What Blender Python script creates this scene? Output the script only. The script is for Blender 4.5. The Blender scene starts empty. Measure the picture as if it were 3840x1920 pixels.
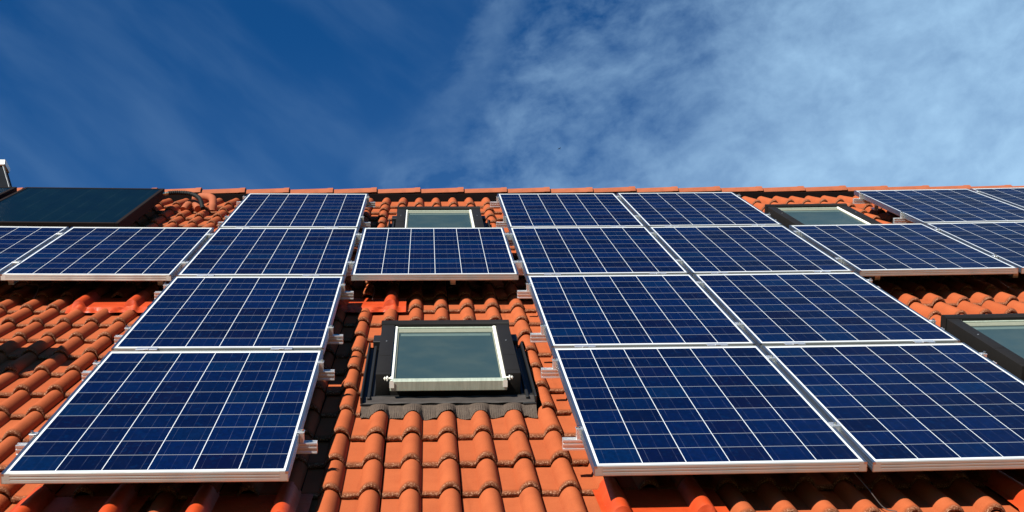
import bpy, bmesh, math, random
import numpy as np
from mathutils import Matrix, Vector, Euler
random.seed(7); rng = np.random.default_rng(11)
scene = bpy.context.scene
COL = scene.collection
R_ = math.radians

# ------------------------------------------------------------------ roof frame
# u = across the roof, v = up the slope, n = out of the slope (0 = top of the solar panels)
PITCH = R_(38)
M_ROOF = Matrix.Rotation(PITCH, 4, 'X')
def sag(u): return .0019673*(u-2.3)**2          # the old roof dips a little in the middle
def sag_r(u): return sag(u)*.2                    # the ridge board is straighter
def roof_matrix(u, v, n, uc=None):
    uc = u if uc is None else uc
    roll = -math.atan(2*.0019673*(uc-2.3))
    return M_ROOF @ Matrix.Translation((u, v, n+sag(u))) @ Matrix.Rotation(roll, 4, 'Y')

# ------------------------------------------------------------------ camera
Rc = [(0.99806957,-0.06188972,0.00517704),(-0.00666158,-0.18955945,-0.98184665),(0.06174757,0.97991677,-0.1896058)]
cam_d = bpy.data.cameras.new('camera'); cam = bpy.data.objects.new('camera', cam_d); COL.objects.link(cam)
rx, dn, fw = [Vector(r) for r in Rc]
mc = Matrix.Identity(4)
for i in range(3):
    mc[i][0] = rx[i]; mc[i][1] = -dn[i]; mc[i][2] = -fw[i]
mc.translation = Vector((1.48306, -4.58020, 1.65275))
cam.matrix_world = M_ROOF @ mc
cam_d.sensor_width = 36; cam_d.lens = 36*5101.2/3840
cam_d.clip_start = .05; cam_d.clip_end = 5000
scene.camera = cam
CAM_R = M_ROOF.to_3x3() @ rx; CAM_U = M_ROOF.to_3x3() @ (-dn); CAM_F = M_ROOF.to_3x3() @ fw

# ------------------------------------------------------------------ sun, sky, exposure
sun_dir = (M_ROOF.to_3x3() @ Vector((-.63, -.17, 1.0))).normalized()
sd = bpy.data.lights.new('sun', 'SUN'); sd.energy = 5.0; sd.angle = R_(.53); sd.color = (1.0, .95, .84)
so = bpy.data.objects.new('sun', sd); COL.objects.link(so)
so.rotation_euler = sun_dir.to_track_quat('Z', 'Y').to_euler(); so.location = (-6, -6, 12)
SUN_EL = math.asin(sun_dir.z); SUN_ROT = math.atan2(sun_dir.x, sun_dir.y)
vs = scene.view_settings
vs.view_transform = 'Standard'; vs.look = 'None'; vs.exposure = 1.0; vs.gamma = 1; vs.use_curve_mapping = False

class N:
    """tiny node helper"""
    def __init__(s, tree): s.t = tree; s.n = tree.nodes; s.l = tree.links
    def add(s, typ, **kw):
        nd = s.n.new(typ)
        for k, v in kw.items(): setattr(nd, k, v)
        return nd
    def put(s, sock, val):
        if isinstance(val, bpy.types.NodeSocket): s.l.new(val, sock)
        elif val is not None: sock.default_value = val
    def math(s, op, a, b=None, c=None, clamp=False):
        nd = s.add('ShaderNodeMath', operation=op, use_clamp=clamp)
        s.put(nd.inputs[0], a)
        if b is not None: s.put(nd.inputs[1], b)
        if c is not None: s.put(nd.inputs[2], c)
        return nd.outputs[0]
    def vmath(s, op, a, b=None):
        nd = s.add('ShaderNodeVectorMath', operation=op)
        s.put(nd.inputs[0], a)
        if b is not None: s.put(nd.inputs[1], b)
        return nd.outputs['Value'] if op in ('DOT_PRODUCT', 'LENGTH') else nd.outputs[0]
    def scale(s, a, f):
        nd = s.add('ShaderNodeVectorMath', operation='SCALE'); s.put(nd.inputs[0], a); s.put(nd.inputs['Scale'], f); return nd.outputs[0]
    def noise(s, vec, scale, detail=4, rough=.55, dist=0, dim='3D'):
        nd = s.add('ShaderNodeTexNoise', noise_dimensions=dim)
        s.put(nd.inputs['Vector'], vec); nd.inputs['Scale'].default_value = scale; nd.inputs['Detail'].default_value = detail
        nd.inputs['Roughness'].default_value = rough; nd.inputs['Distortion'].default_value = dist
        return nd.outputs['Fac']
    def ramp(s, f, lo, hi, a=0., b=1., smooth=True):
        nd = s.add('ShaderNodeMapRange', interpolation_type='SMOOTHSTEP' if smooth else 'LINEAR')
        s.put(nd.inputs['Value'], f)
        for k, v in (('From Min', lo), ('From Max', hi), ('To Min', a), ('To Max', b)): s.put(nd.inputs[k], v)
        return nd.outputs['Result']
    def mix(s, f, a, b, blend='MIX'):
        nd = s.add('ShaderNodeMix', data_type='RGBA', blend_type=blend)
        s.put(nd.inputs[0], f); s.put(nd.inputs[6], a); s.put(nd.inputs[7], b)
        return nd.outputs[2]
    def xyz(s, x, y, z):
        nd = s.add('ShaderNodeCombineXYZ'); s.put(nd.inputs[0], x); s.put(nd.inputs[1], y); s.put(nd.inputs[2], z); return nd.outputs[0]
    def sep(s, v):
        nd = s.add('ShaderNodeSeparateXYZ'); s.put(nd.inputs[0], v); return nd.outputs
def C4(r, g, b): return (r, g, b, 1.0)

SKYGAIN = (.050, .272, .485); SKYSTR = .10; CLOUD = (1.95, 3.15, 4.45)
def make_world():
    w = bpy.data.worlds.new('World'); scene.world = w; w.use_nodes = True
    g = N(w.node_tree)
    for x in list(g.n): g.n.remove(x)
    out = g.add('ShaderNodeOutputWorld'); bg = g.add('ShaderNodeBackground')
    sky = g.add('ShaderNodeTexSky', sky_type='NISHITA')
    sky.sun_disc = False; sky.sun_elevation = SUN_EL; sky.sun_rotation = SUN_ROT
    sky.altitude = 400; sky.air_density = 1.0; sky.dust_density = .5; sky.ozone_density = 3.0
    base = g.mix(1.0, sky.outputs[0], C4(*SKYGAIN), 'MULTIPLY')
    d = g.add('ShaderNodeTexCoord').outputs['Generated']
    # fixed directions in the sky (gnomonic coordinates about one world direction)
    df = g.vmath('DOT_PRODUCT', d, tuple(CAM_F)); df = g.math('MAXIMUM', df, .15)
    X = g.math('DIVIDE', g.vmath('DOT_PRODUCT', d, tuple(CAM_R)), df)
    Y = g.math('DIVIDE', g.vmath('DOT_PRODUCT', d, tuple(CAM_U)), df)
    P = g.xyz(X, Y, 0.)
    # warp
    wn = g.add('ShaderNodeTexNoise'); g.put(wn.inputs['Vector'], P); wn.inputs['Scale'].default_value = 9; wn.inputs['Detail'].default_value = 3
    warp = g.vmath('SUBTRACT', wn.outputs['Color'], (.5, .5, .5))
    def rot(a, sx, sy, seed, w):
        c, s_ = math.cos(R_(a)), math.sin(R_(a))
        p = g.xyz(g.math('MULTIPLY', g.math('ADD', g.math('MULTIPLY', X, c), g.math('MULTIPLY', Y, s_)), sx),
                  g.math('MULTIPLY', g.math('SUBTRACT', g.math('MULTIPLY', Y, c), g.math('MULTIPLY', X, s_)), sy), seed)
        return g.vmath('ADD', p, g.scale(warp, w))
    big = g.noise(P, 9, 3, .5)
    # bank of thin cloud on the right, its border leaning down to the left
    e = g.math('ADD', g.math('ADD', X, .012), g.math('MULTIPLY', g.math('SUBTRACT', .188, Y), .58))
    e = g.math('ADD', e, g.math('MULTIPLY', g.math('SUBTRACT', big, .5), .16))
    bank = g.ramp(e, -.03, .075)
    body = g.ramp(g.math('ADD', X, g.math('MULTIPLY', g.math('SUBTRACT', .12, Y), .45)), -.02, .30, .10, .76)
    n1 = g.noise(rot(28, 8, 14, 1., .9), 1, 4, .5, .1); n2 = g.noise(rot(22, 26, 38, 5., 1.3), 1, 5, .58, .1)
    tex = g.math('ADD', g.math('MULTIPLY', g.math('SUBTRACT', n1, .5), .95), g.math('MULTIPLY', g.math('SUBTRACT', n2, .5), .75))
    bankfade = g.ramp(Y, .3, .22)
    bank = g.math('MULTIPLY', bank, g.math('MULTIPLY', g.ramp(X, .55, 1.1, 1., 0.), g.ramp(Y, .35, .7, 1., 0.)))
    n3 = g.noise(rot(15, 70, 85, 2., 2.2), 1, 4, .6)
    tex = g.math('ADD', tex, g.math('MULTIPLY', g.math('SUBTRACT', n3, .5), .38))
    tex = g.math('MULTIPLY', tex, g.ramp(X, .0, .28, .80, .72))
    dens = g.math('MULTIPLY', bank, g.math('MAXIMUM', g.math('ADD', body, tex), .02))
    # a wisp rising at the left border of the bank
    wl = g.math('ADD', g.math('ADD', X, .006), g.math('MULTIPLY', g.math('SUBTRACT', .188, Y), .42))
    wl = g.math('ABSOLUTE', g.math('ADD', wl, g.math('MULTIPLY', g.math('SUBTRACT', n2, .5), .05)))
    wisp = g.math('MULTIPLY', g.ramp(wl, .0, .022, .12, 0.), g.math('MULTIPLY', g.ramp(Y, .10, .15), g.ramp(n1, .3, .6, .5, 1.)))
    dens = g.math('ADD', dens, g.math('MULTIPLY', wisp, bankfade))
    # faint diagonal streaks on the left
    st = g.noise(rot(-38, 5, 17, 9., .35), 1, 5, .5)
    faint = g.math('MULTIPLY', g.ramp(st, .38, .74), g.ramp(X, .02, -.10, .0, .085))
    hor = g.ramp(Y, .17, .045, 0., .035)
    dens = g.math('ADD', g.math('ADD', dens, faint), hor, clamp=True)
    cloud = C4(*CLOUD)
    # only the part of the dome above the horizon carries cloud
    dz = g.sep(d)[2]
    dens = g.math('MULTIPLY', dens, g.ramp(dz, .05, .25))
    col = g.mix(dens, base, cloud)
    g.l.new(col, bg.inputs[0]); bg.inputs[1].default_value = SKYSTR
    g.l.new(bg.outputs[0], out.inputs[0])
make_world()

# ------------------------------------------------------------------ materials
def mat(name, base=(.5,.5,.5), rough=.5, metal=0., spec=.5):
    m = bpy.data.materials.new(name); m.use_nodes = True
    g = N(m.node_tree); b = g.n['Principled BSDF']
    b.inputs['Base Color'].default_value = C4(*base); b.inputs['Roughness'].default_value = rough
    b.inputs['Metallic'].default_value = metal; b.inputs['Specular IOR Level'].default_value = spec
    return m, g, b
def bump(g, b, h, strength, dist=.002):
    nd = g.add('ShaderNodeBump'); g.put(nd.inputs['Height'], h); nd.inputs['Strength'].default_value = strength; nd.inputs['Distance'].default_value = dist
    g.l.new(nd.outputs[0], b.inputs['Normal'])

def mat_tile():
    m, g, b = mat('concrete_roof_tile', rough=.85, spec=.10)
    tc = g.add('ShaderNodeTexCoord').outputs['Object']
    at = g.add('ShaderNodeAttribute', attribute_name='tile')     # r = random, g = distance from the butt (m*2), b = wear
    a = g.sep(at.outputs['Vector'])
    c = g.mix(a[0], C4(.275, .059, .0185), C4(.325, .078, .0265))
    grain = g.noise(tc, 260, 3, .6); blot = g.noise(tc, 7, 4, .6); sp = g.noise(tc, 900, 2, .5)
    c = g.mix(g.ramp(blot, .35, .75, 0, .35), c, C4(.20, .038, .012))
    c = g.mix(g.ramp(grain, .3, .7, 0, .28), c, C4(.38, .112, .045))
    c = g.mix(g.ramp(sp, .66, .74, 0, .6), c, C4(.10, .022, .009))
    streak = g.noise(g.vmath('MULTIPLY', tc, (22., 1.6, 1.)), 1, 4, .6)
    c = g.mix(g.ramp(streak, .52, .78, 0, .32), c, C4(.15, .034, .013))
    c = g.mix(g.ramp(g.noise(tc, 38, 3, .7), .66, .74, 0, .35), c, C4(.13, .034, .016))
    # algae and dirt along the exposed lower lip of each tile
    s = g.math('ADD', a[1], g.math('MULTIPLY', g.math('SUBTRACT', g.noise(tc, 45, 4, .65), .5), .055))
    lip = g.ramp(s, .070, .006, 0, .60)
    c = g.mix(lip, c, C4(.115, .026, .008))
    # raw broken aggregate on the butt face
    agg = g.noise(tc, 170, 4, .75)
    ac = g.mix(g.ramp(agg, .48, .66), C4(.120, .038, .016), C4(.42, .23, .14))
    c = g.mix(a[2], c, ac)
    g.l.new(c, b.inputs['Base Color'])
    h = g.math('ADD', g.math('MULTIPLY', grain, .5), g.math('MULTIPLY', g.math('MULTIPLY', agg, a[2]), 2.5))
    bump(g, b, h, .55, .003)
    return m
M = {}
M['tile'] = mat_tile()
def mat_ridge():
    m, g, b = mat('ridge_tile_clay', rough=.8, spec=.25)
    tc = g.add('ShaderNodeTexCoord').outputs['Object']; oi = g.add('ShaderNodeObjectInfo').outputs['Random']
    c = g.mix(oi, C4(.255, .064, .024), C4(.30, .082, .034))
    c = g.mix(g.ramp(g.noise(tc, 14, 5, .6), .4, .75, 0, .5), c, C4(.17, .046, .021))
    c = g.mix(g.ramp(g.noise(tc, 200, 3, .6), .3, .7, 0, .25), c, C4(.33, .115, .060))
    g.l.new(c, b.inputs['Base Color']); bump(g, b, g.noise(tc, 180, 3), .4)
    return m
M['ridge'] = mat_ridge()
def mat_bracket_tile():
    m, g, b = mat('orange_painted_metal', rough=.48, spec=.35)
    tc = g.add('ShaderNodeTexCoord').outputs['Object']
    c = g.mix(g.ramp(g.noise(tc, 9, 4), .35, .7), C4(.36, .038, .007), C4(.43, .052, .011))
    g.l.new(c, b.inputs['Base Color']); bump(g, b, g.noise(tc, 26, 3), .35, .006)
    return m
M['orange_metal'] = mat_bracket_tile()
def mat_alu(name, base, rough, scale=(3, 500, 500), amt=.25, metal=1.):
    m, g, b = mat(name, base, rough, metal)
    tc = g.add('ShaderNodeTexCoord').outputs['Object']
    s = g.vmath('MULTIPLY', tc, scale)
    f = g.noise(s, 1, 3, .6); sm = g.noise(tc, 6, 4, .6)
    c = g.mix(g.ramp(f, .3, .7, 0, amt), C4(*base), C4(*[x*.55 for x in base]))
    c = g.mix(g.ramp(sm, .45, .75, 0, .25), c, C4(base[0]*.62, base[1]*.6, base[2]*.55))
    g.l.new(c, b.inputs['Base Color'])
    g.l.new(g.ramp(sm, .3, .7, rough*.8, rough*1.25), b.inputs['Roughness'])
    return m
def aniso(m, axis):
    """brushed along the extrusion: the highlight spreads across it"""
    g = N(m.node_tree); b = g.n['Principled BSDF']; b.inputs['Anisotropic'].default_value = .85
    t = g.xyz(*[float(x) for x in (M_ROOF.to_3x3() @ Vector(axis))]); g.l.new(t, b.inputs['Tangent']); return m
M['frame_v'] = aniso(mat_alu('anodised_aluminium_side_frame', (.54, .57, .60), .42, (260, 4, 260), .2, .97), (1, 0, 0))
M['frame_u'] = aniso(mat_alu('anodised_aluminium_end_frame', (.58, .57, .52), .42, (4, 260, 260), .2, .60), (0, 1, 0))
M['rail'] = mat_alu('mill_aluminium_rail', (.88, .88, .87), .30, (5, 420, 420), .25, .74)
M['clamp'] = mat_alu('pressed_aluminium_clamp', (.85, .86, .86), .28, (60, 60, 60), .3, .8)
M['bolt'] = mat_alu('steel_bolt', (.6, .6, .58), .3, (80, 80, 80), .3)

def mat_cells():
    m, g, b = mat('solar_cell_sheet', rough=.16, spec=.5)
    uv = g.add('ShaderNodeUVMap', uv_map='UVMap').outputs[0]
    oi = g.add('ShaderNodeObjectInfo').outputs['Random']
    u, v, _ = g.sep(uv)                       # metres inside the frame: cells 0.156 on a 0.1585 pitch
    p = .1585
    cu = g.math('DIVIDE', g.math('SUBTRACT', u, .0085), p); cv = g.math('DIVIDE', g.math('SUBTRACT', v, .0215), p)
    fu = g.math('FRACT', cu); fv = g.math('FRACT', cv)
    iu = g.math('FLOOR', cu); iv = g.math('FLOOR', cv)
    du = g.math('ABSOLUTE', g.math('SUBTRACT', fu, .5)); dv = g.math('ABSOLUTE', g.math('SUBTRACT', fv, .5))
    gap = g.math('MAXIMUM', g.math('GREATER_THAN', du, .4912), g.math('MULTIPLY', g.math('GREATER_THAN', dv, .4885), .42))
    inside = g.math('MULTIPLY', g.math('MULTIPLY', g.math('GREATER_THAN', cu, 0.), g.math('LESS_THAN', cu, 6.)),
                    g.math('MULTIPLY', g.math('GREATER_THAN', cv, 0.), g.math('LESS_THAN', cv, 10.)))
    wn = g.add('ShaderNodeTexWhiteNoise', noise_dimensions='3D')
    g.put(wn.inputs['Vector'], g.xyz(iu, iv, g.math('MULTIPLY', oi, 91.7)))
    rnd = g.sep(wn.outputs['Color'])
    c = g.mix(rnd[0], C4(.0001, .0028, .020), C4(.0002, .0064, .042))
    c = g.mix(g.ramp(rnd[1], .75, 1., 0, .6), c, C4(.0002, .012, .050))
    c = g.mix(g.ramp(rnd[2], .8, 1., 0, .7), c, C4(.0012, .002, .018))
    # crystal flakes of the polycrystalline silicon
    vo = g.add('ShaderNodeTexVoronoi'); g.put(vo.inputs['Vector'], g.vmath('MULTIPLY', uv, (75., 55., 1.))); vo.inputs['Scale'].default_value = 1
    fl = g.sep(vo.outputs['Color'])[0]
    c = g.mix(g.math('MULTIPLY', fl, .45), c, C4(.0001, .0020, .013))
    c = g.mix(g.ramp(fl, .82, 1., 0, .35), c, C4(.0004, .013, .058))
    # bus bars, three per cell
    bb = g.math('ABSOLUTE', g.math('SUBTRACT', g.math('FRACT', g.math('MULTIPLY', fu, 3.)), .5))
    bn = g.noise(g.vmath('MULTIPLY', uv, (9., 2., 1.)), 3, 2)
    bar = g.math('MULTIPLY', g.math('LESS_THAN', bb, .012), g.ramp(bn, .35, .7, .02, .13))
    c = g.mix(bar, c, C4(.30, .34, .48))
    white = g.math('MAXIMUM', gap, g.math('SUBTRACT', 1., inside))
    c = g.mix(white, c, C4(.50, .53, .56))
    # a film of dust, heavier towards the lower frame
    dust = g.math('MULTIPLY', g.ramp(g.noise(g.vmath('MULTIPLY', uv, (3., 1.2, 1.)), 3, 6, .65), .4, .8, .000, .0025), g.ramp(v, .0, .3, 1.6, 1.))
    c = g.mix(dust, c, C4(.5, .48, .45))
    g.l.new(c, b.inputs['Base Color'])
    b.inputs['Roughness'].default_value = .5
    b.inputs['Specular IOR Level'].default_value = .03
    b.inputs['Coat Weight'].default_value = .10; b.inputs['Coat Roughness'].default_value = .12; b.inputs['Coat IOR'].default_value = 1.35
    return m
M['cells'] = mat_cells()
def mat_simple(name, base, rough, metal=0, spec=.5, nscale=60, amt=.3, dark=.6, bstr=.2):
    m, g, b = mat(name, base, rough, metal, spec)
    tc = g.add('ShaderNodeTexCoord').outputs['Object']
    f = g.noise(tc, nscale, 5, .6); f2 = g.noise(tc, nscale*.12, 4, .6)
    c = g.mix(g.ramp(f, .3, .7, 0, amt), C4(*base), C4(*[x*dark for x in base]))
    c = g.mix(g.ramp(f2, .4, .75, 0, amt), c, C4(*[min(1, x*1.35) for x in base]))
    g.l.new(c, b.inputs['Base Color']); bump(g, b, f, bstr, .002)
    return m
M['clad'] = mat_simple('dark_window_cladding', (.0085, .0075, .0068), .65, 0, .2)
M['flash'] = mat_simple('black_flashing', (.005, .0055, .006), .55, 0, .45)
M['apron_sheet'] = mat_simple('grey_flashing_sheet', (.036, .030, .027), .65, 0, .3, 40, .5)
def mat_pleat():
    m, g, b = mat('pleated_lead_apron', (.17, .125, .10), .7, 0, .3)
    tc = g.add('ShaderNodeTexCoord').outputs['Object']
    x = g.sep(tc)[0]
    w = g.math('SINE', g.math('MULTIPLY', g.math('ADD', x, g.math('MULTIPLY', g.noise(tc, 20, 2), .01)), 1250.))
    f = g.noise(tc, 60, 4)
    c = g.mix(g.ramp(w, -1, 1, 0, .45), C4(.075, .053, .040), C4(.032, .023, .018))
    c = g.mix(g.ramp(f, .4, .7, 0, .4), c, C4(.11, .083, .06))
    g.l.new(c, b.inputs['Base Color']); bump(g, b, w, .6, .002)
    return m
M['pleat'] = mat_pleat()
def mat_sash():
    m, g, b = mat('weathered_light_sash', (.60, .61, .55), .42, .15, .5)
    tc = g.add('ShaderNodeTexCoord').outputs['Object']
    f = g.noise(g.vmath('MULTIPLY', tc, (110., 8., 10.)), 1, 4, .7)
    c = g.mix(g.ramp(f, .35, .7, 0, .5), C4(.38, .43, .35), C4(.21, .24, .19))
    g.l.new(c, b.inputs['Base Color'])
    return m
M['sash'] = mat_sash()
M['white_bead'] = mat_simple('white_glazing_bead', (.80, .79, .70), .4, 0, .5, 50, .15, .8, .1)
M['pane_reflection'] = mat_simple('painted_pane_reflection', (.085, .125, .115), .4, 0, .5)  # colour of the reflection painted near the top of the panes
M['trim'] = mat_simple('olive_inner_frame', (.19, .20, .15), .5, 0, .4)
def mat_pane():
    m, g, b = mat('skylight_glass', (.020, .045, .055), .10, 0, .5)
    tc = g.add('ShaderNodeTexCoord').outputs['Object']
    f = g.noise(tc, 5, 5, .6); f2 = g.noise(tc, 300, 3, .6)
    c = g.mix(g.ramp(f, .35, .7), C4(.019, .040, .045), C4(.030, .050, .050))
    c = g.mix(g.ramp(f2, .35, .8, 0, .25), c, C4(.05, .075, .075))
    g.l.new(c, b.inputs['Base Color']); b.inputs['Coat Weight'].default_value = .06; b.inputs['Coat Roughness'].default_value = .12
    b.inputs['Specular IOR Level'].default_value = .22; b.inputs['Roughness'].default_value = .42
    return m
M['pane'] = mat_pane()
def mat_collector():
    m, g, b = mat('solar_thermal_glass', (.006, .016, .022), .3, 0, .12)
    uv = g.add('ShaderNodeUVMap', uv_map='UVMap').outputs[0]
    u, v, _ = g.sep(uv)
    fu = g.math('ABSOLUTE', g.math('SUBTRACT', g.math('FRACT', g.math('DIVIDE', u, .125)), .5))
    line = g.math('LESS_THAN', fu, .016)
    n = g.noise(g.vmath('MULTIPLY', uv, (3., 1., 1.)), 2, 5)
    c = g.mix(g.ramp(n, .35, .7), C4(.0008, .0055, .0095), C4(.0015, .0075, .0105))
    c = g.mix(g.math('MULTIPLY', line, g.ramp(n, .4, .6, .1, .55)), c, C4(.012, .022, .026))
    g.l.new(c, b.inputs['Base Color']); b.inputs['IOR'].default_value = 1.22
    return m
M['collector'] = mat_collector()
M['bronze'] = mat_simple('dark_bronze_casing', (.011, .007, .006), .8, 0, .1, 30, .2)
M['rubber'] = mat_simple('black_pipe_insulation', (.006, .006, .006), .7, 0, .2, 90, .4, .6, .6)
M['brass'] = mat_alu('brass_fitting', (.86, .78, .50), .25, (50, 50, 50), .3)
M['cable'] = mat_simple('black_cable', (.05, .035, .03), .5)
M['render'] = mat_simple('pale_wall_render', (.62, .58, .50), .9, 0, .2, 120, .2)
M['dark'] = mat_simple('dark_underlay_ridge_shade', (.012, .010, .010), .9, 0, .1)  # underlay, and the black put in for shade under the ridge
M['slate'] = mat_simple('dark_slate_cladding', (.010, .012, .016), .9, 0, .08, 20, .4)
M['whitemetal'] = mat_simple('white_metal_cap', (.82, .83, .80), .4, 0, .5, 30, .15)
M['greymetal'] = mat_simple('grey_edge_trim', (.34, .36, .38), .4, .3, .5, 30, .2)
M['grass'] = mat_simple('garden_grass', (.055, .085, .025), .9, 0, .2, 3, .6)
M['zinc'] = mat_simple('zinc_gutter', (.33, .34, .35), .45, .6, .5, 20, .3)
M['bird'] = mat_simple('dark_feathers', (.012, .012, .014), .8)
M['wood'] = mat_simple('painted_fascia', (.30, .17, .08), .6)

# ------------------------------------------------------------------ mesh helpers
class MB:
    def __init__(s): s.v = []; s.f = []; s.m = []
    def quad(s, a, b, c, d, mi=0):
        i = len(s.v); s.v += [a, b, c, d]; s.f.append((i, i+1, i+2, i+3)); s.m.append(mi)
    def box(s, x0, x1, y0, y1, z0, z1, mi=0):
        i = len(s.v)
        s.v += [(x0,y0,z0),(x1,y0,z0),(x1,y1,z0),(x0,y1,z0),(x0,y0,z1),(x1,y0,z1),(x1,y1,z1),(x0,y1,z1)]
        for f in ((0,3,2,1),(4,5,6,7),(0,1,5,4),(1,2,6,5),(2,3,7,6),(3,0,4,7)):
            s.f.append(tuple(i+k for k in f)); s.m.append(mi)
        return s
    def prism(s, prof, a0, a1, axis, mi=0, flip=False):
        """closed profile of (p,q) swept from a0 to a1; axis 'x': p=y,q=z; axis 'y': p=x,q=z"""
        i = len(s.v); k = len(prof)
        for a in (a0, a1):
            for p, q in prof: s.v.append((a, p, q) if axis == 'x' else (p, a, q))
        for j in range(k):
            f = (i+j, i+(j+1) % k, i+k+(j+1) % k, i+k+j); s.f.append(f[::-1] if flip else f); s.m.append(mi)
        s.f.append(tuple(i+j for j in range(k))); s.f.append(tuple(i+k+j for j in range(k))[::-1]); s.m += [mi, mi]
        return s
    def tube(s, pts, rad, seg=10, mi=0, caps=True):
        pts = [Vector(p) for p in pts]; n = len(pts); i = len(s.v)
        rad = rad if isinstance(rad, (list, tuple)) else [rad]*n
        up = None
        for k, p in enumerate(pts):
            t = (pts[min(k+1, n-1)]-pts[max(k-1, 0)]).normalized()
            if up is None: up = t.orthogonal().normalized()
            up = (up - t*up.dot(t)).normalized(); sd_ = t.cross(up)
            for j in range(seg):
                a = 2*math.pi*j/seg; s.v.append(tuple(p+(up*math.cos(a)+sd_*math.sin(a))*rad[k]))
        for k in range(n-1):
            for j in range(seg):
                s.f.append((i+k*seg+j, i+k*seg+(j+1) % seg, i+(k+1)*seg+(j+1) % seg, i+(k+1)*seg+j)); s.m.append(mi)
        if caps:
            s.f.append(tuple(i+j for j in range(seg))[::-1]); s.f.append(tuple(i+(n-1)*seg+j for j in range(seg))); s.m += [mi, mi]
        return s
    def mesh(s, name, mats, bevel=0., smooth=False, segs=1):
        me = bpy.data.meshes.new(name); me.from_pydata(s.v, [], s.f)
        for mm in (mats if isinstance(mats, list) else [mats]): me.materials.append(mm)
        me.polygons.foreach_set('material_index', s.m)
        bm = bmesh.new(); bm.from_mesh(me)
        if bevel:
            bmesh.ops.remove_doubles(bm, verts=bm.verts, dist=1e-6)
            es = [e for e in bm.edges if len(e.link_faces) == 2 and e.calc_face_angle(0) > .6]
            bmesh.ops.bevel(bm, geom=es, offset=bevel, segments=segs, profile=.6, affect='EDGES', clamp_overlap=True)
        bmesh.ops.recalc_face_normals(bm, faces=bm.faces)
        bm.to_mesh(me); bm.free()
        if smooth:
            me.polygons.foreach_set('use_smooth', [True]*len(me.polygons))
            me.set_sharp_from_angle(angle=R_(38))
        return me
def link(name, me, parent=None, matrix=None, **props):
    o = bpy.data.objects.new(name, me); COL.objects.link(o)
    if parent is not None: o.parent = parent
    if matrix is not None: o.matrix_local = matrix if parent is not None else matrix
    if matrix is not None and parent is None: o.matrix_world = matrix
    for k, v in props.items(): o[k] = v
    return o
def empty(name, matrix, label, category, group=None):
    o = bpy.data.objects.new(name, None); COL.objects.link(o); o.empty_display_size = .2
    o.matrix_world = matrix; o['label'] = label; o['category'] = category
    if group: o['group'] = group
    return o
T = Matrix.Translation

# ------------------------------------------------------------------ setting: ground
gb = MB(); S = 900
gb.quad((-S,-S,-3.3),(S,-S,-3.3),(S,S,-3.3),(-S,S,-3.3))
link('ground', gb.mesh('ground', M['grass']), kind='structure')

# ------------------------------------------------------------------ house: roof of double-roman tiles
house = empty('house', Matrix.Identity(4), 'house with a steep orange tiled roof carrying the solar panels', 'house')
GAUGE, V0, U0 = .332, .25, 1.113
TP = -.140                                  # crest height at the butt of a tile
HR = .040
HOLES = [(1.172, 1.985, 1.20, 2.44), (1.172, 1.985, 5.20, 6.345), (4.187, 5.00, 5.20, 6.345), (4.187, 5.00, 1.20, 2.44)]
SPECIAL = {(-.537, 9), (.963, 9), (.063, -1), (.663, -1), (2.163, -1), (3.663, -1)}
def roll_z(x):
    """height of the roll at distance x from its crest: soft on the left, steep on the right"""
    if x < 0:
        t = -x/.044
        return HR*(1-t**2.1)**.78 if t < 1 else 0.
    t = x/.040
    return HR*(1-t**2.1)**.70 if t < 1 else 0.
def prof_z(x):                               # x measured from crest of roll 1, next roll at .15
    return max(roll_z(x), roll_z(x-.15))
XS = [-.108, -.085, -.062, -.0442, -.041, -.034, -.025, -.016, -.007, .003, .012, .021, .028, .033, .0365, .0395, .0405,
      .062, .078, .090, .1055, .1085, .111, .117, .125, .134, .143, .153, .161, .169, .176, .182, .1865]
SS = [0., .004, .010, .018, .045, .09, .14, .19, .24, .29, .345, .39]
def s_drop(s): return -.026*s/GAUGE - (.0105 if s == 0 else .0050 if s < .005 else .0018 if s < .011 else 0)
VV, FF, TT = [], [], []
rows = range(-4, 22)
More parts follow.
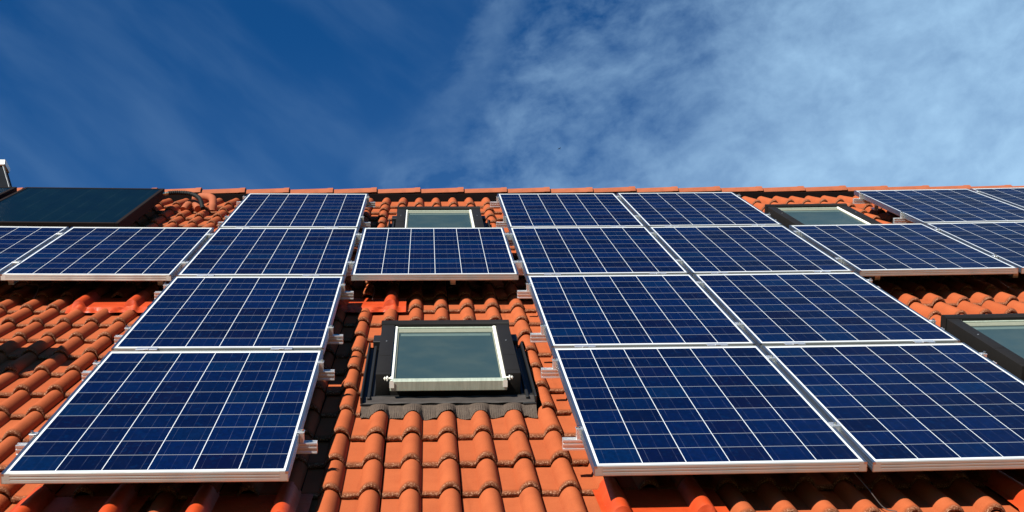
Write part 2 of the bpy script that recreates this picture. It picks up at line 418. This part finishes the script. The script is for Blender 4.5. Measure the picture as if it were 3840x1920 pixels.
for k in rows:
    for j in range(-16, 26):
        u0 = U0+.3*j
        v0 = V0+GAUGE*k
        du, dvv, dz = rng.normal(0, .0012), rng.normal(0, .0022), rng.normal(0, .0010)
        rot = rng.normal(0, .004); tint = float(np.clip(rng.normal(.5, .22), 0, 1)); lift = rng.normal(0, .0012)
        base = len(VV); nx = len(XS)
        ss = list(SS)
        if k == 21: ss[-1] = .50; ss[-2] = .42
        # columns: profile points, plus one dropped edge at the right side lap
        for si, s in enumerate(ss):
            for xi, x in enumerate(XS+[XS[-1]+.0012]):
                z = prof_z(x) if xi < nx else prof_z(XS[-1])-.013
                v = v0+s+dvv+rot*x; n = TP-HR+z+s_drop(s)+dz+lift*(1 if x > .1 else 0)
                if si == 0: n += rng.normal(0, .0012); v += rng.normal(0, .0012)
                uu = u0+x+du-rot*s
                fd = min(1., max(0., (v-6.9)/.75)); VV.append((uu, v, n+sag(uu)*(1-fd)+sag_r(uu)*fd)); TT.append((tint, s*2., 1. if si == 0 else .8 if si == 1 else .40 if si == 2 else 0.))
        W_ = nx+1
        for si in range(len(ss)-1):
            for xi in range(W_-1):
                a = base+si*W_+xi; cx_ = VV[a][0]; cy_ = .5*(VV[a][1]+VV[a+W_][1])
                if any(h[0] < cx_ < h[1] and h[2] < cy_ < h[3] for h in HOLES) and not (k <= 2 and cy_ < 1.34): continue
                if any(k == sk and su-.052 < cx_ < su+.343 for su, sk in SPECIAL): continue
                FF.append((a, a+1, a+W_+1, a+W_))
        # butt face, rough broken edge
        b2 = len(VV)
        for xi in range(W_):
            p = VV[base+xi]
            VV.append((p[0], p[1]-.0004, p[2]+.0003)); TT.append((tint, 0., 1.))
        for lvl, (dn_, dv_) in enumerate(((.005, -.0015), (.009, .001), (.0135, .0045))):
            for xi in range(W_):
                p = VV[base+xi]; VV.append((p[0], p[1]+dv_+rng.normal(0, .0011), p[2]-dn_+rng.normal(0, .0009))); TT.append((tint, 0., 1.))
        for lvl in range(3):
            for xi in range(W_-1):
                a = b2+lvl*W_+xi
                if any(h[0] < VV[a][0] < h[1] and h[2] < VV[a][1] < h[3] for h in HOLES): continue
                if any(k == sk and su-.052 < VV[a][0] < su+.343 for su, sk in SPECIAL): continue
                FF.append((a+W_, a+W_+1, a+1, a))
me = bpy.data.meshes.new('roof'); me.from_pydata(VV, [], FF)
at = me.attributes.new('tile', 'FLOAT_VECTOR', 'POINT'); at.data.foreach_set('vector', np.array(TT, dtype=np.float32).ravel())
me.materials.append(M['tile'])
me.polygons.foreach_set('use_smooth', [True]*len(me.polygons)); me.set_sharp_from_angle(angle=R_(50))
roof = link('roof', me, house, M_ROOF.copy())

# deck under the tiles, rear slope, gables, walls
UL, UR = -4.0, 9.0; VE, VR, NR = -1.05, 7.86, -.215
def wpt(u, v, n): return M_ROOF @ Vector((u, v, n))
apex = wpt(0, VR, -.22); eave = wpt(0, VE, -.30)
b = MB()
for i in range(26):
    ua = UL+.5*i; ub = ua+.5
    b.quad((ua, VE+.05, -.235+sag(ua)), (ub, VE+.05, -.235+sag(ub)), (ub, VR-.03, -.235+sag(ub)), (ua, VR-.03, -.235+sag(ua)))
link('underlay', b.mesh('underlay', M['dark']), house, M_ROOF.copy())
b = MB()
for i in range(26):
    ua = UL+.5*i; ub = ua+.5
    z0, z1 = apex.z-.02, eave.z
    b.box(ua, ub-.003, apex.y+.06, apex.y+.062, z0-.3, z0-.05)
    y2 = 2*apex.y-eave.y
    b.quad((ua, apex.y+.03, z0), (ub-.002, apex.y+.03, z0), (ub-.002, y2, z1), (ua, y2, z1))
link('rear_roof', b.mesh('rear_roof', M['ridge']), house, Matrix.Identity(4))
b = MB(); ye = eave.y+.45; y2 = 2*apex.y-ye; zt = eave.z+.02
b.box(UL+.35, UR-.35, ye, y2, -3.3, zt)
i = len(b.v)
for uu in (UL+.35, UR-.35):
    b.v += [(uu, ye, zt+.001), (uu, y2, zt+.001), (uu, apex.y, apex.z-.45)]
b.f += [(i, i+1, i+2), (i+3, i+5, i+4), (i, i+2, i+5, i+3), (i+1, i+4, i+5, i+2)]; b.m += [0]*4
link('wall', b.mesh('wall', M['render']), house, Matrix.Identity(4))
b = MB(); gy, gz = wpt(0, VE-.03, -.24).y-.05, wpt(0, VE, -.24).z-.03
arc = [(gy+.065*math.cos(a), gz+.065*math.sin(a)) for a in [math.pi+math.pi*k/10 for k in range(11)]]
arc += [(gy+.061*math.cos(a), gz+.061*math.sin(a)) for a in [2*math.pi-math.pi*k/10 for k in range(11)]]
b.prism(arc, UL, UR, 'x')
link('gutter', b.mesh('gutter', M['zinc'], smooth=True), house, Matrix.Identity(4))
b = MB(); b.box(UL, UR, gy+.075, gy+.10, gz-.16, gz+.05)
link('fascia', b.mesh('fascia', M['wood']), house, Matrix.Identity(4))

# ridge tiles (sub-parts of the roof): tapered half-round caps, each right end laid over the next
def ridge_mesh():
    b = MB(); L = .445; seg = 18
    A0, A1 = R_(-45), R_(121); th = .013
    st = [(0, .088), (.03, .089), (.30, .0965), (.385, .099), (.40, .103), (.445, .104)]
    for rad_off in (0, -th):
        for x, r in st:
            for q in range(seg+1):
                a = A0+(A1-A0)*q/seg; rr = r+rad_off
                b.v.append((x, math.sin(a)*rr, math.cos(a)*rr-.100))
    n1 = seg+1; lay = len(st)*n1
    for s_ in range(len(st)-1):
        for q in range(seg):
            a = s_*n1+q; b.f.append((a, a+1, a+n1+1, a+n1)); b.f.append((lay+a, lay+a+n1, lay+a+n1+1, lay+a+1)); b.m += [0, 0]
        for q in (0, seg):
            a = s_*n1+q; b.f.append((a, a+n1, lay+a+n1, lay+a)); b.m.append(0)
    for s_ in (0, len(st)-1):
        for q in range(seg):
            a = s_*n1+q; b.f.append((a, lay+a, lay+a+1, a+1)); b.m.append(0)
    return b.mesh('ridge_tile', M['ridge'], smooth=True)
rm = ridge_mesh()
for k in range(-12, 20):
    ur = 1.019+.398*k                       # right end
    ul = ur-.445
    o = link('ridge_tile', rm, roof, T((ul, VR, NR+.100+sag_r(ul)+.0015+rng.normal(0, .0008))) @ Matrix.Rotation(R_(-.35+rng.normal(0, .22)), 4, 'Y') @ Matrix.Rotation(rng.normal(0, .003), 4, 'Z'))
b = MB()
for i in range(26):
    ua = UL+.5*i; s0 = sag_r(ua+.25)
    b.box(ua, ua+.4995, 7.735, 7.745, -.30+s0, -.150+s0); b.box(ua, ua+.4995, 7.746, 7.95, -.30+s0, -.20+s0)
link('ridge_shade_filler', b.mesh('ridge_shade_filler', M['dark']), roof, Matrix.Identity(4))  # black filler stands in for the shade of the open ridge gap

# chimneys (sub-parts of the roof)
def chimney_left():
    # slate clad, wider at the foot, white metal cap, just behind the ridge at the far left
    b = MB(); R3 = M_ROOF.inverted()
    bx, by, bz = -2.895, apex.y+.05, apex.z-.42
    h = .79; a0, a1 = .66, .50
    dd = .06
    def ring(hw, z): return [(bx-hw, by-dd, z), (bx+hw, by-dd, z), (bx+hw, by+dd, z), (bx-hw, by+dd, z)]
    i = len(b.v); b.v += ring(a0+.14, bz)+ring(a1, bz+h)
    for q in range(4): b.f.append((i+q, i+(q+1) % 4, i+4+(q+1) % 4, i+4+q)); b.m.append(0)
    b.f.append((i+4, i+5, i+6, i+7)); b.m.append(0)
    for sx in (-1, 1):                       # pale edge trims
        for sy in (-1, 1):
            p0 = Vector((bx+sx*(a0+.14), by+sy*dd, bz)); p1 = Vector((bx+sx*a1, by+sy*dd, bz+h)); b.tube([p0, p1], .011, 6, 2)
    b.box(bx-a1-.02, bx+a1+.02, by-dd-.02, by+dd+.02, bz+h, bz+h+.055, 1)
    me = b.mesh('chimney', [M['slate'], M['whitemetal'], M['greymetal']], bevel=.004)
    link('chimney', me, roof, R3, label='dark chimney with white cap above the ridge at the left edge')
chimney_left()
def shadow_chimney():  # unseen chimney, guessed, added to cast the shadow patch on the left tiles
    b = MB(); R3 = M_ROOF.inverted()
    p = wpt(-1.43, 1.05, -.2); z1 = p.z+1.60
    b.box(p.x-.23, p.x+.23, p.y-.20, p.y+.20, p.z-.3, z1)
    b.box(p.x-.28, p.x+.28, p.y-.25, p.y+.25, z1+.001, z1+.06)
    link('chimney', b.mesh('chimney', M['render'], bevel=.006), roof, R3)
shadow_chimney()

# bracket tiles: smooth orange metal tiles that carry the rail hooks
def bracket_tile_mesh():
    b = MB(); xs = [i*.0075 for i in range(-9, 53)]   # crest at 0 and .30, flat between
    def z(x):
        return max(roll_z(x)*1.12, roll_z(x-.30)*1.12, roll_z(.30-x)*.6 if x > .30 else 0)
    def wav(x): return .006*math.sin(x*41)+.004*math.sin(x*97+1)
    ss = [(-.052, -.020), (-.046, -.008), (-.030, -.004), (-.010, .001), (.0, .010), (.006, .012), (.05, .010), (.15, .004), (.25, -.004), (.36, -.014)]
    nx = len(xs)
    for s, dz in ss:
        for x in xs:
            zz = z(x)
            low = s < -.005
            n = -HR+zz*(.55 if low else 1)+dz+(wav(x) if low else 0)
            if low: n = max(n, -HR-.010+.0*x)
            b.v.append((x, s+(.006*math.sin(x*33) if low else 0), n))
    for i in range(len(ss)-1):
        for j in range(nx-1):
            a = i*nx+j; b.f.append((a, a+1, a+nx+1, a+nx)); b.m.append(0)
    return b.mesh('bracket_tile', M['orange_metal'], smooth=True)
bt = bracket_tile_mesh()
for su, sk in sorted(SPECIAL):
    v = V0+GAUGE*sk
    link('bracket_tile', bt, roof, T((su, v+.004, TP+.0075+sag(su+.15))), label='smooth bright orange metal tile with a flat middle')

# ------------------------------------------------------------------ skylights (parts of the house)
W_S, L_S = .663, 1.012
def skylight(u, v, apron=True):
    m0 = roof_matrix(u, v, -.060, u+W_S/2)
    b = MB()       # cladding ring, local: x 0..W, y 0..L, z 0 = top
    b.box(0, .066, .0, L_S-.07, -.115, 0); b.box(W_S-.066, W_S, .0, L_S-.07, -.115, 0)
    b.prism([(L_S-.0705, -.115), (L_S+.004, -.115), (L_S+.004, -.004), (L_S-.012, .010), (L_S-.055, .010), (L_S-.0705, .003)], -.004, W_S+.004, 'x')
    b.box(.0665, W_S-.0665, -.004, .012, -.115, -.050)
    # cover seams and screws
    for x in (.0, W_S-.066):
        b.box(x+.004, x+.062, .33, .3335, -.0005, .0012); b.box(x+.004, x+.062, .052, .055, -.0005, .0012)
    sk = link('skylight', b.mesh('skylight', M['clad'], bevel=.005, segs=2, smooth=True), house, m0)
    s = MB()
    s.box(.066, W_S-.066, -.080, -.036, -.058, -.010)              # bottom rail, tall pale front
    link('sash', s.mesh('sash', M['sash'], bevel=.003), sk, Matrix.Identity(4))
    s = MB(); s.box(.083, W_S-.083, L_S-.085, L_S-.0715, -.04, -.012)
    link('top_rail', s.mesh('top_rail', M['sash'], bevel=.002), sk, Matrix.Identity(4))
    s = MB(); s.box(.100, W_S-.100, L_S-.215, L_S-.175, -.026, -.0225)  # teal strip standing in for a reflection in the glass
    link('reflection_strip', s.mesh('reflection_strip', M['pane_reflection'], bevel=.002), sk, Matrix.Identity(4))
    for x in (.066, W_S-.066-.018):
        s = MB(); s.prism([(x, -.04), (x, -.0135), (x+.004, -.010), (x+.013, -.010), (x+.017, -.0135), (x+.017, -.04)], -.083, L_S-.072, 'y')
        link('glazing_bead', s.mesh('glazing_bead', M['white_bead'], bevel=.002), sk, Matrix.Identity(4))
    s = MB(); s.box(.085, W_S-.085, L_S-.150, L_S-.0853, -.05, -.018)
    s.box(.0845, .091, -.036, L_S-.1505, -.05, -.018); s.box(W_S-.091, W_S-.0845, -.036, L_S-.1505, -.05, -.018)
    link('inner_trim', s.mesh('inner_trim', M['trim'], bevel=.003), sk, Matrix.Identity(4))
    s = MB(); s.box(.0915, W_S-.0915, -.0355, L_S-.1505, -.050, -.024)
    link('pane', s.mesh('pane', M['pane']), sk, Matrix.Identity(4))
    for x, sgn in ((.062, -1), (W_S-.062, 1)):
        s = MB(); s.tube([(x-sgn*.008, -.055, -.004), (x+sgn*.024, -.055, -.005)], .0045, 8); s.box(x+sgn*.008-.003, x+sgn*.008+.003, -.066, -.044, -.014, .004)
        s.box(x+sgn*.019-.002, x+sgn*.019+.002, -.062, -.048, -.012, .002)
        link('corner_clip', s.mesh('corner_clip', M['white_bead'], bevel=.001), sk, Matrix.Identity(4))
    for x in (.033, W_S-.033):
        s = MB(); s.tube([(x, .60, -.001), (x, .60, .0022)], .0035, 10)
        link('screw', s.mesh('screw', M['clamp']), sk, Matrix.Identity(4))
    f = MB()       # side gutters with upstands, stepped at the upper end
    for sg, x0, x1 in ((-1, -.066, -.003), (1, W_S+.003, W_S+.066)):
        f.box(x0, x1, -.135, .83, -.112, -.100)
        xe = x0 if sg < 0 else x1-.010
        f.box(xe, xe+.010, -.135, .83, -.0995, -.066)
        xi = (x0+.022, x1) if sg < 0 else (x0, x1-.022)
        f.box(xi[0], xi[1], .8305, L_S-.05, -.112, -.060)
        xm = x0+.030 if sg < 0 else x0+.016
        f.box(xm, xm+.014, -.10, .82, -.0995, -.080)
    f.box(-.0025, W_S+.0025, -.060, -.0005, -.13, -.100)
    link('flashing', f.mesh('flashing', M['flash'], bevel=.003), sk, Matrix.Identity(4))
    a = MB(); nx = 60
    for yy, zz in ((-.0605, -.088), (-.075, -.093), (-.10, -.0935), (-.128, -.094), (-.134, -.099)):
        for i in range(nx+1):
            x = -.064+(W_S+.128)*i/nx
            a.v.append((x, yy+.002*math.sin(x*30), zz+.0012*math.sin(x*55+yy*90)))
    for r in range(4):
        for i in range(nx):
            q = r*(nx+1)+i; a.f.append((q, q+1, q+nx+2, q+nx+1)); a.m.append(0)
    link('front_sheet', a.mesh('front_sheet', M['apron_sheet'], smooth=True), sk, Matrix.Identity(4))
    a = MB(); nx = 220; ny = 9
    for r in range(ny+1):
        for i in range(nx+1):
            x = -.062+(W_S+.124)*i/nx; U = u+x
            ph = (U-U0+.06) % .15-.06
            zt = TP-HR+roll_z(ph)+.008-.024+.060
            t = r/ny; y0 = -.112; y1 = -.240-.010*math.sin(U*23)-.009*math.sin(U*61+1)-.012*(1 if ph < -.03 or ph > .05 else 0)*math.sin(U*9)
            y = y0+(y1-y0)*t
            hi = -.100
            z = hi*(1-min(1, t*1.6))+zt*min(1, t*1.6) if t < .62 else zt+.004*math.sin(U*80)*(t-.6)*2
            z += .0012*math.sin(x*620)*min(1, t*2)
            a.v.append((x, y, z-.004 if t < .1 else z))
    for r in range(ny):
        for i in range(nx):
            q = r*(nx+1)+i; a.f.append((q, q+1, q+nx+2, q+nx+1)); a.m.append(0)
    link('apron', a.mesh('apron', M['pleat'], smooth=True), sk, Matrix.Identity(4))
    return sk
skylight(1.242, 1.440); skylight(1.242, 5.352); skylight(4.262, 5.345); skylight(4.262, 1.427)

# ------------------------------------------------------------------ solar panels
PW, PH = .99, 1.65
def frame_mesh():
    b = MB(); t = .0115; h = .037
    def prof(o, sgn):   # o = outer coordinate, sgn = inward direction
        return [(o+sgn*t, 0), (o+sgn*.0008, 0), (o, -.0008), (o, -.0085), (o+sgn*.0014, -.0095), (o+sgn*.0014, -.0125), (o, -.0135), (o, -.0195), (o+sgn*.0014, -.0205),
                (o+sgn*.0014, -.0235), (o, -.0245), (o, -.0335), (o+sgn*.0012, -h), (o+sgn*.030, -h), (o+sgn*.030, -h+.002), (o+sgn*.003, -h+.002), (o+sgn*.003, -.008), (o+sgn*t, -.008)]
    b.prism(prof(-PW/2, 1), -PH/2, PH/2, 'y'); b.prism(prof(PW/2, -1), -PH/2, PH/2, 'y')
    b.prism(prof(-PH/2, 1), -PW/2+.0305, PW/2-.0305, 'x', 1); b.prism(prof(PH/2, -1), -PW/2+.0305, PW/2-.0305, 'x', 1)
    # short returns that close the corners without overlapping the side members
    for sy in (-1, 1):
        for sx in (-1, 1):
            x0, x1 = (-PW/2+t+.0002, -PW/2+.0303) if sx < 0 else (PW/2-.0303, PW/2-t-.0002)
            y0, y1 = (-PH/2+.0002, -PH/2+t) if sy < 0 else (PH/2-t, PH/2-.0002)
            b.box(x0, x1, y0, y1, -.0081, -.0001, 1)
            x0, x1 = (-PW/2+.0031, -PW/2+.0303) if sx < 0 else (PW/2-.0303, PW/2-.0031)
            b.box(x0, x1, y0, y1, -h+.0025, -.0082, 1)
    return b.mesh('frame', [M['frame_v'], M['frame_u']])
def cells_mesh():
    b = MB(); x = PW/2-.0118; y = PH/2-.0118
    b.box(-x, x, -y, y, -.0065, -.0016)
    me = b.mesh('solar_cells', M['cells'])
    uv = me.uv_layers.new(name='UVMap')
    for lp in me.loops:
        co = me.vertices[lp.vertex_index].co; uv.data[lp.index].uv = (co.x+x, co.y+y)
    return me
FM, CM = frame_mesh(), cells_mesh()
# cell field check: 6*.1585=.951, inside width .9664 -> margin .0077 ; 10*.1585=1.585, inside 1.6264 -> margin .0207
cols = {'L0': -2.029, 'L1': -1.019, 'A': 0., 'M': 1.0245, 'C': 2.0685, 'D': 3.0780, 'E': 4.108, 'F': 5.1175, 'G': 6.130}
rowv = {1: 6.723, 2: 5.040, 3: 3.346, 4: 1.650}
jm = MB(); jm.box(-.05, .05, -.030, .010, -.003, .0012); jm.box(-.012, .012, -.034, -.012, .0014, .0045)
JM = jm.mesh('joint_plate', M['clamp'], bevel=.0006)
G_P = 'blue solar panels mounted in rows on the tiled roof'
def panel(c, r, label, joint=False):
    u = cols[c]; sx = 1.012 if c == 'M' else 1.
    v = rowv[r]-PH
    cu = u+PW*sx/2; m0 = roof_matrix(cu, v+PH/2, rng.normal(0, .0006), cu)
    if sx != 1: m0 = m0 @ Matrix.Diagonal((sx, 1, 1, 1))
    root = empty('solar_panel', m0, label, 'solar panel', G_P)
    link('frame', FM, root); link('solar_cells', CM, root)
    if joint:
        for x in (-PW/2+.17, PW/2-.19): link('joint_plate', JM, root, T((x+random.uniform(-.01, .01), -PH/2, .0)))
    return root
panel('A', 4, 'large near solar panel at the lower left corner of the photo')
panel('A', 3, 'second solar panel from the bottom of the left four-panel column', True)
panel('A', 2, 'third solar panel from the bottom of the left four-panel column', True)
panel('A', 1, 'topmost solar panel of the left column, touching the ridge left of the small skylight', True)
panel('L1', 2, 'solar panel just below the black thermal collector, its whole lower edge showing')
panel('L0', 2, 'solar panel cut off by the left edge, below the black collector')
panel('M', 2, 'lone solar panel bridging the gap between the two central skylights')
panel('C', 4, 'near solar panel with its lower left corner right of the central tiles')
panel('C', 3, 'solar panel directly right of the lower central skylight, second from bottom', True)
panel('C', 2, 'solar panel right of the lone central panel, third from bottom', True)
panel('C', 1, 'top row solar panel directly right of the small upper central skylight', True)
panel('D', 4, 'near solar panel at the lower right corner of the photo')
panel('D', 3, 'solar panel left of the large skylight cut by the right edge', True)
panel('D', 2, 'second row solar panel between two other panels, diagonally below left of the upper right skylight', True)
panel('D', 1, 'top row solar panel directly left of the upper right skylight', True)
panel('E', 2, 'solar panel below the upper right skylight with open shade under its lower edge')
panel('F', 1, 'top row solar panel right of the upper right skylight, bare left side showing')
panel('F', 2, 'second row solar panel cut by the right edge of the photo', True)
panel('G', 1, 'top row solar panel at the far upper right corner of the array')

# ------------------------------------------------------------------ mounting rails with clamps and hooks
def rail_prof():
    w = .018; t = -.0385; b_ = -.080     # (v, n)
    L = [(-w, b_), (-w, b_+.006), (-w+.004, b_+.008), (-w+.004, b_+.018), (-w, b_+.020), (-w, t-.016), (-w+.005, t-.014), (-w+.005, t-.009), (-w, t-.007), (-w, t), (-.006, t), (-.006, t-.010)]
    return L+[(-x, y) for x, y in L[::-1]]
RP = rail_prof()
def end_clamp_mesh():
    b = MB()      # panel edge at x = 0, panel lies at x < 0
    b.box(.0005, .017, -.015, .015, -.038, .0010); b.box(-.009, .0195, -.015, .015, .0012, .0050)
    return b.mesh('end_clamp', M['clamp'], bevel=.0008)
def mid_clamp_mesh(gap):
    b = MB(); h = gap/2
    b.box(-h-.008, h+.008, -.024, .024, .0014, .0048); b.box(-h+.001, h-.001, -.024, .024, -.037, .0011)
    return b.mesh('mid_clamp', M['clamp'], bevel=.0008)
def bolt_mesh(x=0., z=.005):
    b = MB(); b.tube([(x, 0, z), (x, 0, z+.0015)], .0085, 14); b.tube([(x, 0, z+.0016), (x, 0, z+.009)], .0062, 6)
    return b.mesh('bolt', M['bolt'])
ECM = end_clamp_mesh(); MCM = {g_: mid_clamp_mesh(g_) for g_ in (.014, .024, .030, .043)}
BM_, BM2 = bolt_mesh(.010, .0052), bolt_mesh(0, .005)
hk = MB(); hk.box(-.017, .017, -.006, .0, -.128, -.0805); hk.box(-.017, .017, -.0065, .10, -.136, -.1285); hk.box(-.017, .017, -.030, -.0065, -.097, -.0805)
HM = hk.mesh('roof_hook', M['rail'], bevel=.001)
G_R = 'aluminium rails carrying the solar panels'
def rail(u0, u1, v, gaps, label, ends=True):
    e0, e1 = (u0-.070, u1+.066)
    m0 = roof_matrix((e0+e1)/2, v, 0.); uc = (e0+e1)/2; slope = 2*.0019673*(uc-2.3)
    def lz(u): return sag(u)-sag(uc)-slope*(u-uc)      # follow the sag inside the rail's own frame
    root = empty('mounting_rail', m0, label, 'rail', G_R)
    b = MB(); nseg = max(2, int((e1-e0)/.5)); k = len(RP)
    for s in range(nseg+1):
        u = e0+(e1-e0)*s/nseg
        for p, q in RP: b.v.append((u-uc, p, q+lz(u)))
    for s in range(nseg):
        for j in range(k): b.f.append((s*k+j, s*k+(j+1) % k, (s+1)*k+(j+1) % k, (s+1)*k+j)); b.m.append(0)
    b.f.append(tuple(range(k))); b.f.append(tuple(nseg*k+j for j in range(k))[::-1]); b.m += [0, 0]
    link('rail_profile', b.mesh('rail_profile', M['rail']), root, Matrix.Identity(4))
    c = link('end_clamp', ECM, root, T((u0-uc, 0, lz(u0))) @ Matrix.Rotation(math.pi, 4, 'Z')); link('bolt', BM_, c)
    c = link('end_clamp', ECM, root, T((u1-uc, 0, lz(u1)))); link('bolt', BM_, c)
    for gu, gw in gaps:
        c = link('mid_clamp', MCM[gw], root, T((gu-uc, 0, lz(gu)))); link('bolt', BM2, c)
    u = math.ceil((e0+.12-U0-.075)/.15)*.15+U0+.075
    while u < e1-.1:
        link('roof_hook', HM, root, T((u-uc, -.022, lz(u)))); u += .9
RV = {4: (.430, 1.432), 3: (2.084, 3.096), 2: (3.758, 4.758), 1: (5.506, 6.512)}
nm = {1: 'top', 2: 'second', 3: 'third', 4: 'lowest'}
for r in (1, 2, 3, 4):
    for q, v in enumerate(RV[r]):
        hl = ('lower', 'upper')[q]
        if r == 2:
            rail(cols['L0'], cols['G']+PW, v, [(-1.0295+.0, .030), (-.0145, .030), (1.0073, .030), (2.047, .043), (3.0682, .024), (4.093, .030), (5.1078, .014), (6.1188, .014)],
                 f'{hl} of the two long aluminium rails under the unbroken second row of panels')
        else:
            rail(cols['A'], cols['A']+PW, v, [], f'{hl} aluminium rail under the {nm[r]} row panel of the left column')
            rail(cols['C'], cols['D']+PW, v, [(3.0682, .024)], f'{hl} aluminium rail under the {nm[r]} row pair of panels right of the skylights')
            if r == 1:
                rail(cols['F'], cols['G']+PW, v, [(6.1188, .014)], f'{hl} aluminium rail of the top row panels at the far right')

# ------------------------------------------------------------------ solar thermal collectors
def collector(u0, u1, v0, v1, label):
    cu, cv = (u0+u1)/2, (v0+v1)/2; w, l = (u1-u0)/2, (v1-v0)/2
    root = empty('solar_thermal_collector', roof_matrix(cu, cv, .001, cu), label, 'solar collector', 'black thermal collectors under the ridge at the left')
    b = MB(); t = .028
    b.box(-w, -w+t, -l, l, -.085, 0); b.box(w-t, w, -l, l, -.085, 0); b.box(-w+t+.0002, w-t-.0002, -l, -l+t, -.085, -.0002); b.box(-w+t+.0002, w-t-.0002, l-t, l, -.085, -.0002)
    link('casing', b.mesh('casing', M['bronze'], bevel=.002), root)
    b = MB(); b.box(-w+t+.0004, w-t-.0004, -l+t+.0004, l-t-.0004, -.06, -.004)
    me = b.mesh('absorber_glass', M['collector']); uv = me.uv_layers.new(name='UVMap')
    for lp in me.loops:
        co = me.vertices[lp.vertex_index].co; uv.data[lp.index].uv = (co.x+w, co.y+l)
    link('absorber_glass', me, root)
    for y in (-l*.6, l*.6):
        b = MB(); b.box(-w+.05, w-.05, y-.02, y+.02, -.125, -.0855)
        link('support_bar', b.mesh('support_bar', M['rail']), root)
    return root
collector(-1.884, -.733, 5.215, 6.975, 'dark glazed thermal collector left of the orange vent, pipe joined to its top right corner')
collector(-3.115, -1.955, 5.215, 6.975, 'sliver of a second thermal collector cut by the left edge under the chimney')

# hose from the collector and the orange vent it runs to
def rp(u, v, n): return (u, v, n+sag(u))
def bez(p, n=10):
    p = [Vector(q) for q in p]; out = []
    q = [p[0]*2-p[1]]+p+[p[-1]*2-p[-2]]
    for i in range(1, len(q)-2):
        for k in range(n):
            t = k/n; a, b_, c, d = q[i-1], q[i], q[i+1], q[i+2]
            out.append(.5*((2*b_)+(c-a)*t+(2*a-5*b_+4*c-d)*t*t+(3*b_-a-3*c+d)*t**3))
    out.append(p[-1]); return out
hp = bez([rp(-.735, 6.90, -.035), rp(-.69, 6.91, -.030), rp(-.60, 6.925, -.028), rp(-.50, 6.90, -.034), rp(-.42, 6.82, -.060), rp(-.375, 6.70, -.125)], 14)
root = empty('insulated_pipe', M_ROOF @ T(hp[6]), 'black insulated hose curving from the thermal collector down onto the tiles', 'pipe')
b = MB(); pts = hp[14:]; b.tube([p-hp[6] for p in pts], [.018+.0018*math.sin(i*2.4) for i in range(len(pts))], 12)
link('hose', b.mesh('hose', M['rubber'], smooth=True), root)
b = MB(); q = [p-hp[6] for p in hp[:16]]; b.tube(q, .010, 12); b.tube(q[2:5], .015, 6); b.tube(q[7:10], .016, 6); b.tube(q[12:15], .015, 10)
link('brass_fitting', b.mesh('brass_fitting', M['brass'], smooth=True), root)
vb = MB()
vp = bez([rp(-.335, 6.93, -.19), rp(-.335, 6.97, -.140), rp(-.350, 7.06, -.100), rp(-.40, 7.13, -.092), rp(-.47, 7.18, -.100), rp(-.53, 7.22, -.125)], 8)
vb.tube(vp, [.036]*8+[.033]*(len(vp)-16)+[.030]*8, 18)
link('vent_pipe', vb.mesh('vent_pipe', M['ridge'], smooth=True), roof, Matrix.Identity(4), label='curved orange vent on the tiles')
vb = MB(); vb.tube(bez([rp(-.56, 6.86, -.165), rp(-.53, 6.93, -.128), rp(-.48, 6.94, -.120), rp(-.44, 6.86, -.155)], 6), .033, 14)
link('vent_pipe', vb.mesh('vent_pipe', M['ridge'], smooth=True), roof, Matrix.Identity(4), label='small curved orange vent')

# loose cables hanging in the shade under the panels
def cable(pts, label):
    p = bez([rp(*q) for q in pts], 8)
    b = MB(); b.tube([x-p[0] for x in p], .0022, 6)
    o = link('cable', b.mesh('cable', M['cable'], smooth=True), None, M_ROOF @ T(p[0])); o['label'] = label; o['category'] = 'cable'; o['group'] = 'loose cables under the panels'
cable([(3.02, .22, -.045), (3.03, .10, -.06), (3.075, .03, -.11), (3.12, -.02, -.165), (3.16, -.05, -.17)], 'thin cable hanging to the tiles below the gap between the two lowest right panels')
cable([(4.98, 3.62, -.045), (5.03, 3.50, -.07), (5.02, 3.45, -.10), (5.10, 3.42, -.15)], 'thin cable in the shade under the panel at the right edge')
cable([(1.15, 3.62, -.045), (1.13, 3.50, -.08), (1.16, 3.48, -.10), (1.15, 3.40, -.155)], 'thin cable in the shade under the lone central panel')
cable([(-.92, 3.62, -.045), (-.90, 3.50, -.08), (-.83, 3.49, -.09), (-.84, 3.42, -.15)], 'thin cable in the shade under the panel below the collector')

# ------------------------------------------------------------------ a far bird in front of the clouds
def bird():
    d = (CAM_F*5101.2+CAM_R*(2098-1920)-CAM_U*(558-960)).normalized()
    pos = cam.matrix_world.translation+d*220
    b = MB()
    b.tube([(-.16, 0, 0), (-.10, 0, .01), (0, 0, .012), (.10, 0, .01), (.17, 0, .015), (.21, 0, .01)], [.008, .03, .045, .04, .028, .006], 8)
    for s in (-1, 1):
        i = len(b.v)
        b.v += [(.06, s*.03, .03), (-.06, s*.03, .03), (-.05, s*.20, .10), (.06, s*.20, .11), (-.07, s*.42, .05), (-.04, s*.43, .05),
                (.06, s*.03, .018), (-.06, s*.03, .022), (-.05, s*.20, .092), (.06, s*.20, .098)]
        b.f += [(i, i+1, i+2, i+3), (i+3, i+2, i+4, i+5), (i+6, i+9, i+8, i+7), (i+9, i+5, i+4, i+8), (i, i+3, i+9, i+6), (i+3, i+5, i+9)]; b.m += [0]*6
    i = len(b.v); b.v += [(-.14, -.012, .004), (-.14, .012, .004), (-.27, .05, 0), (-.27, -.05, 0)]; b.f.append((i, i+1, i+2, i+3)); b.m.append(0)
    o = link('bird', b.mesh('bird', M['bird'], smooth=True), None, T(pos) @ Matrix.Rotation(.6, 4, 'Z'))
    o['label'] = 'tiny dark bird flying in front of the pale clouds'; o['category'] = 'bird'
bird()
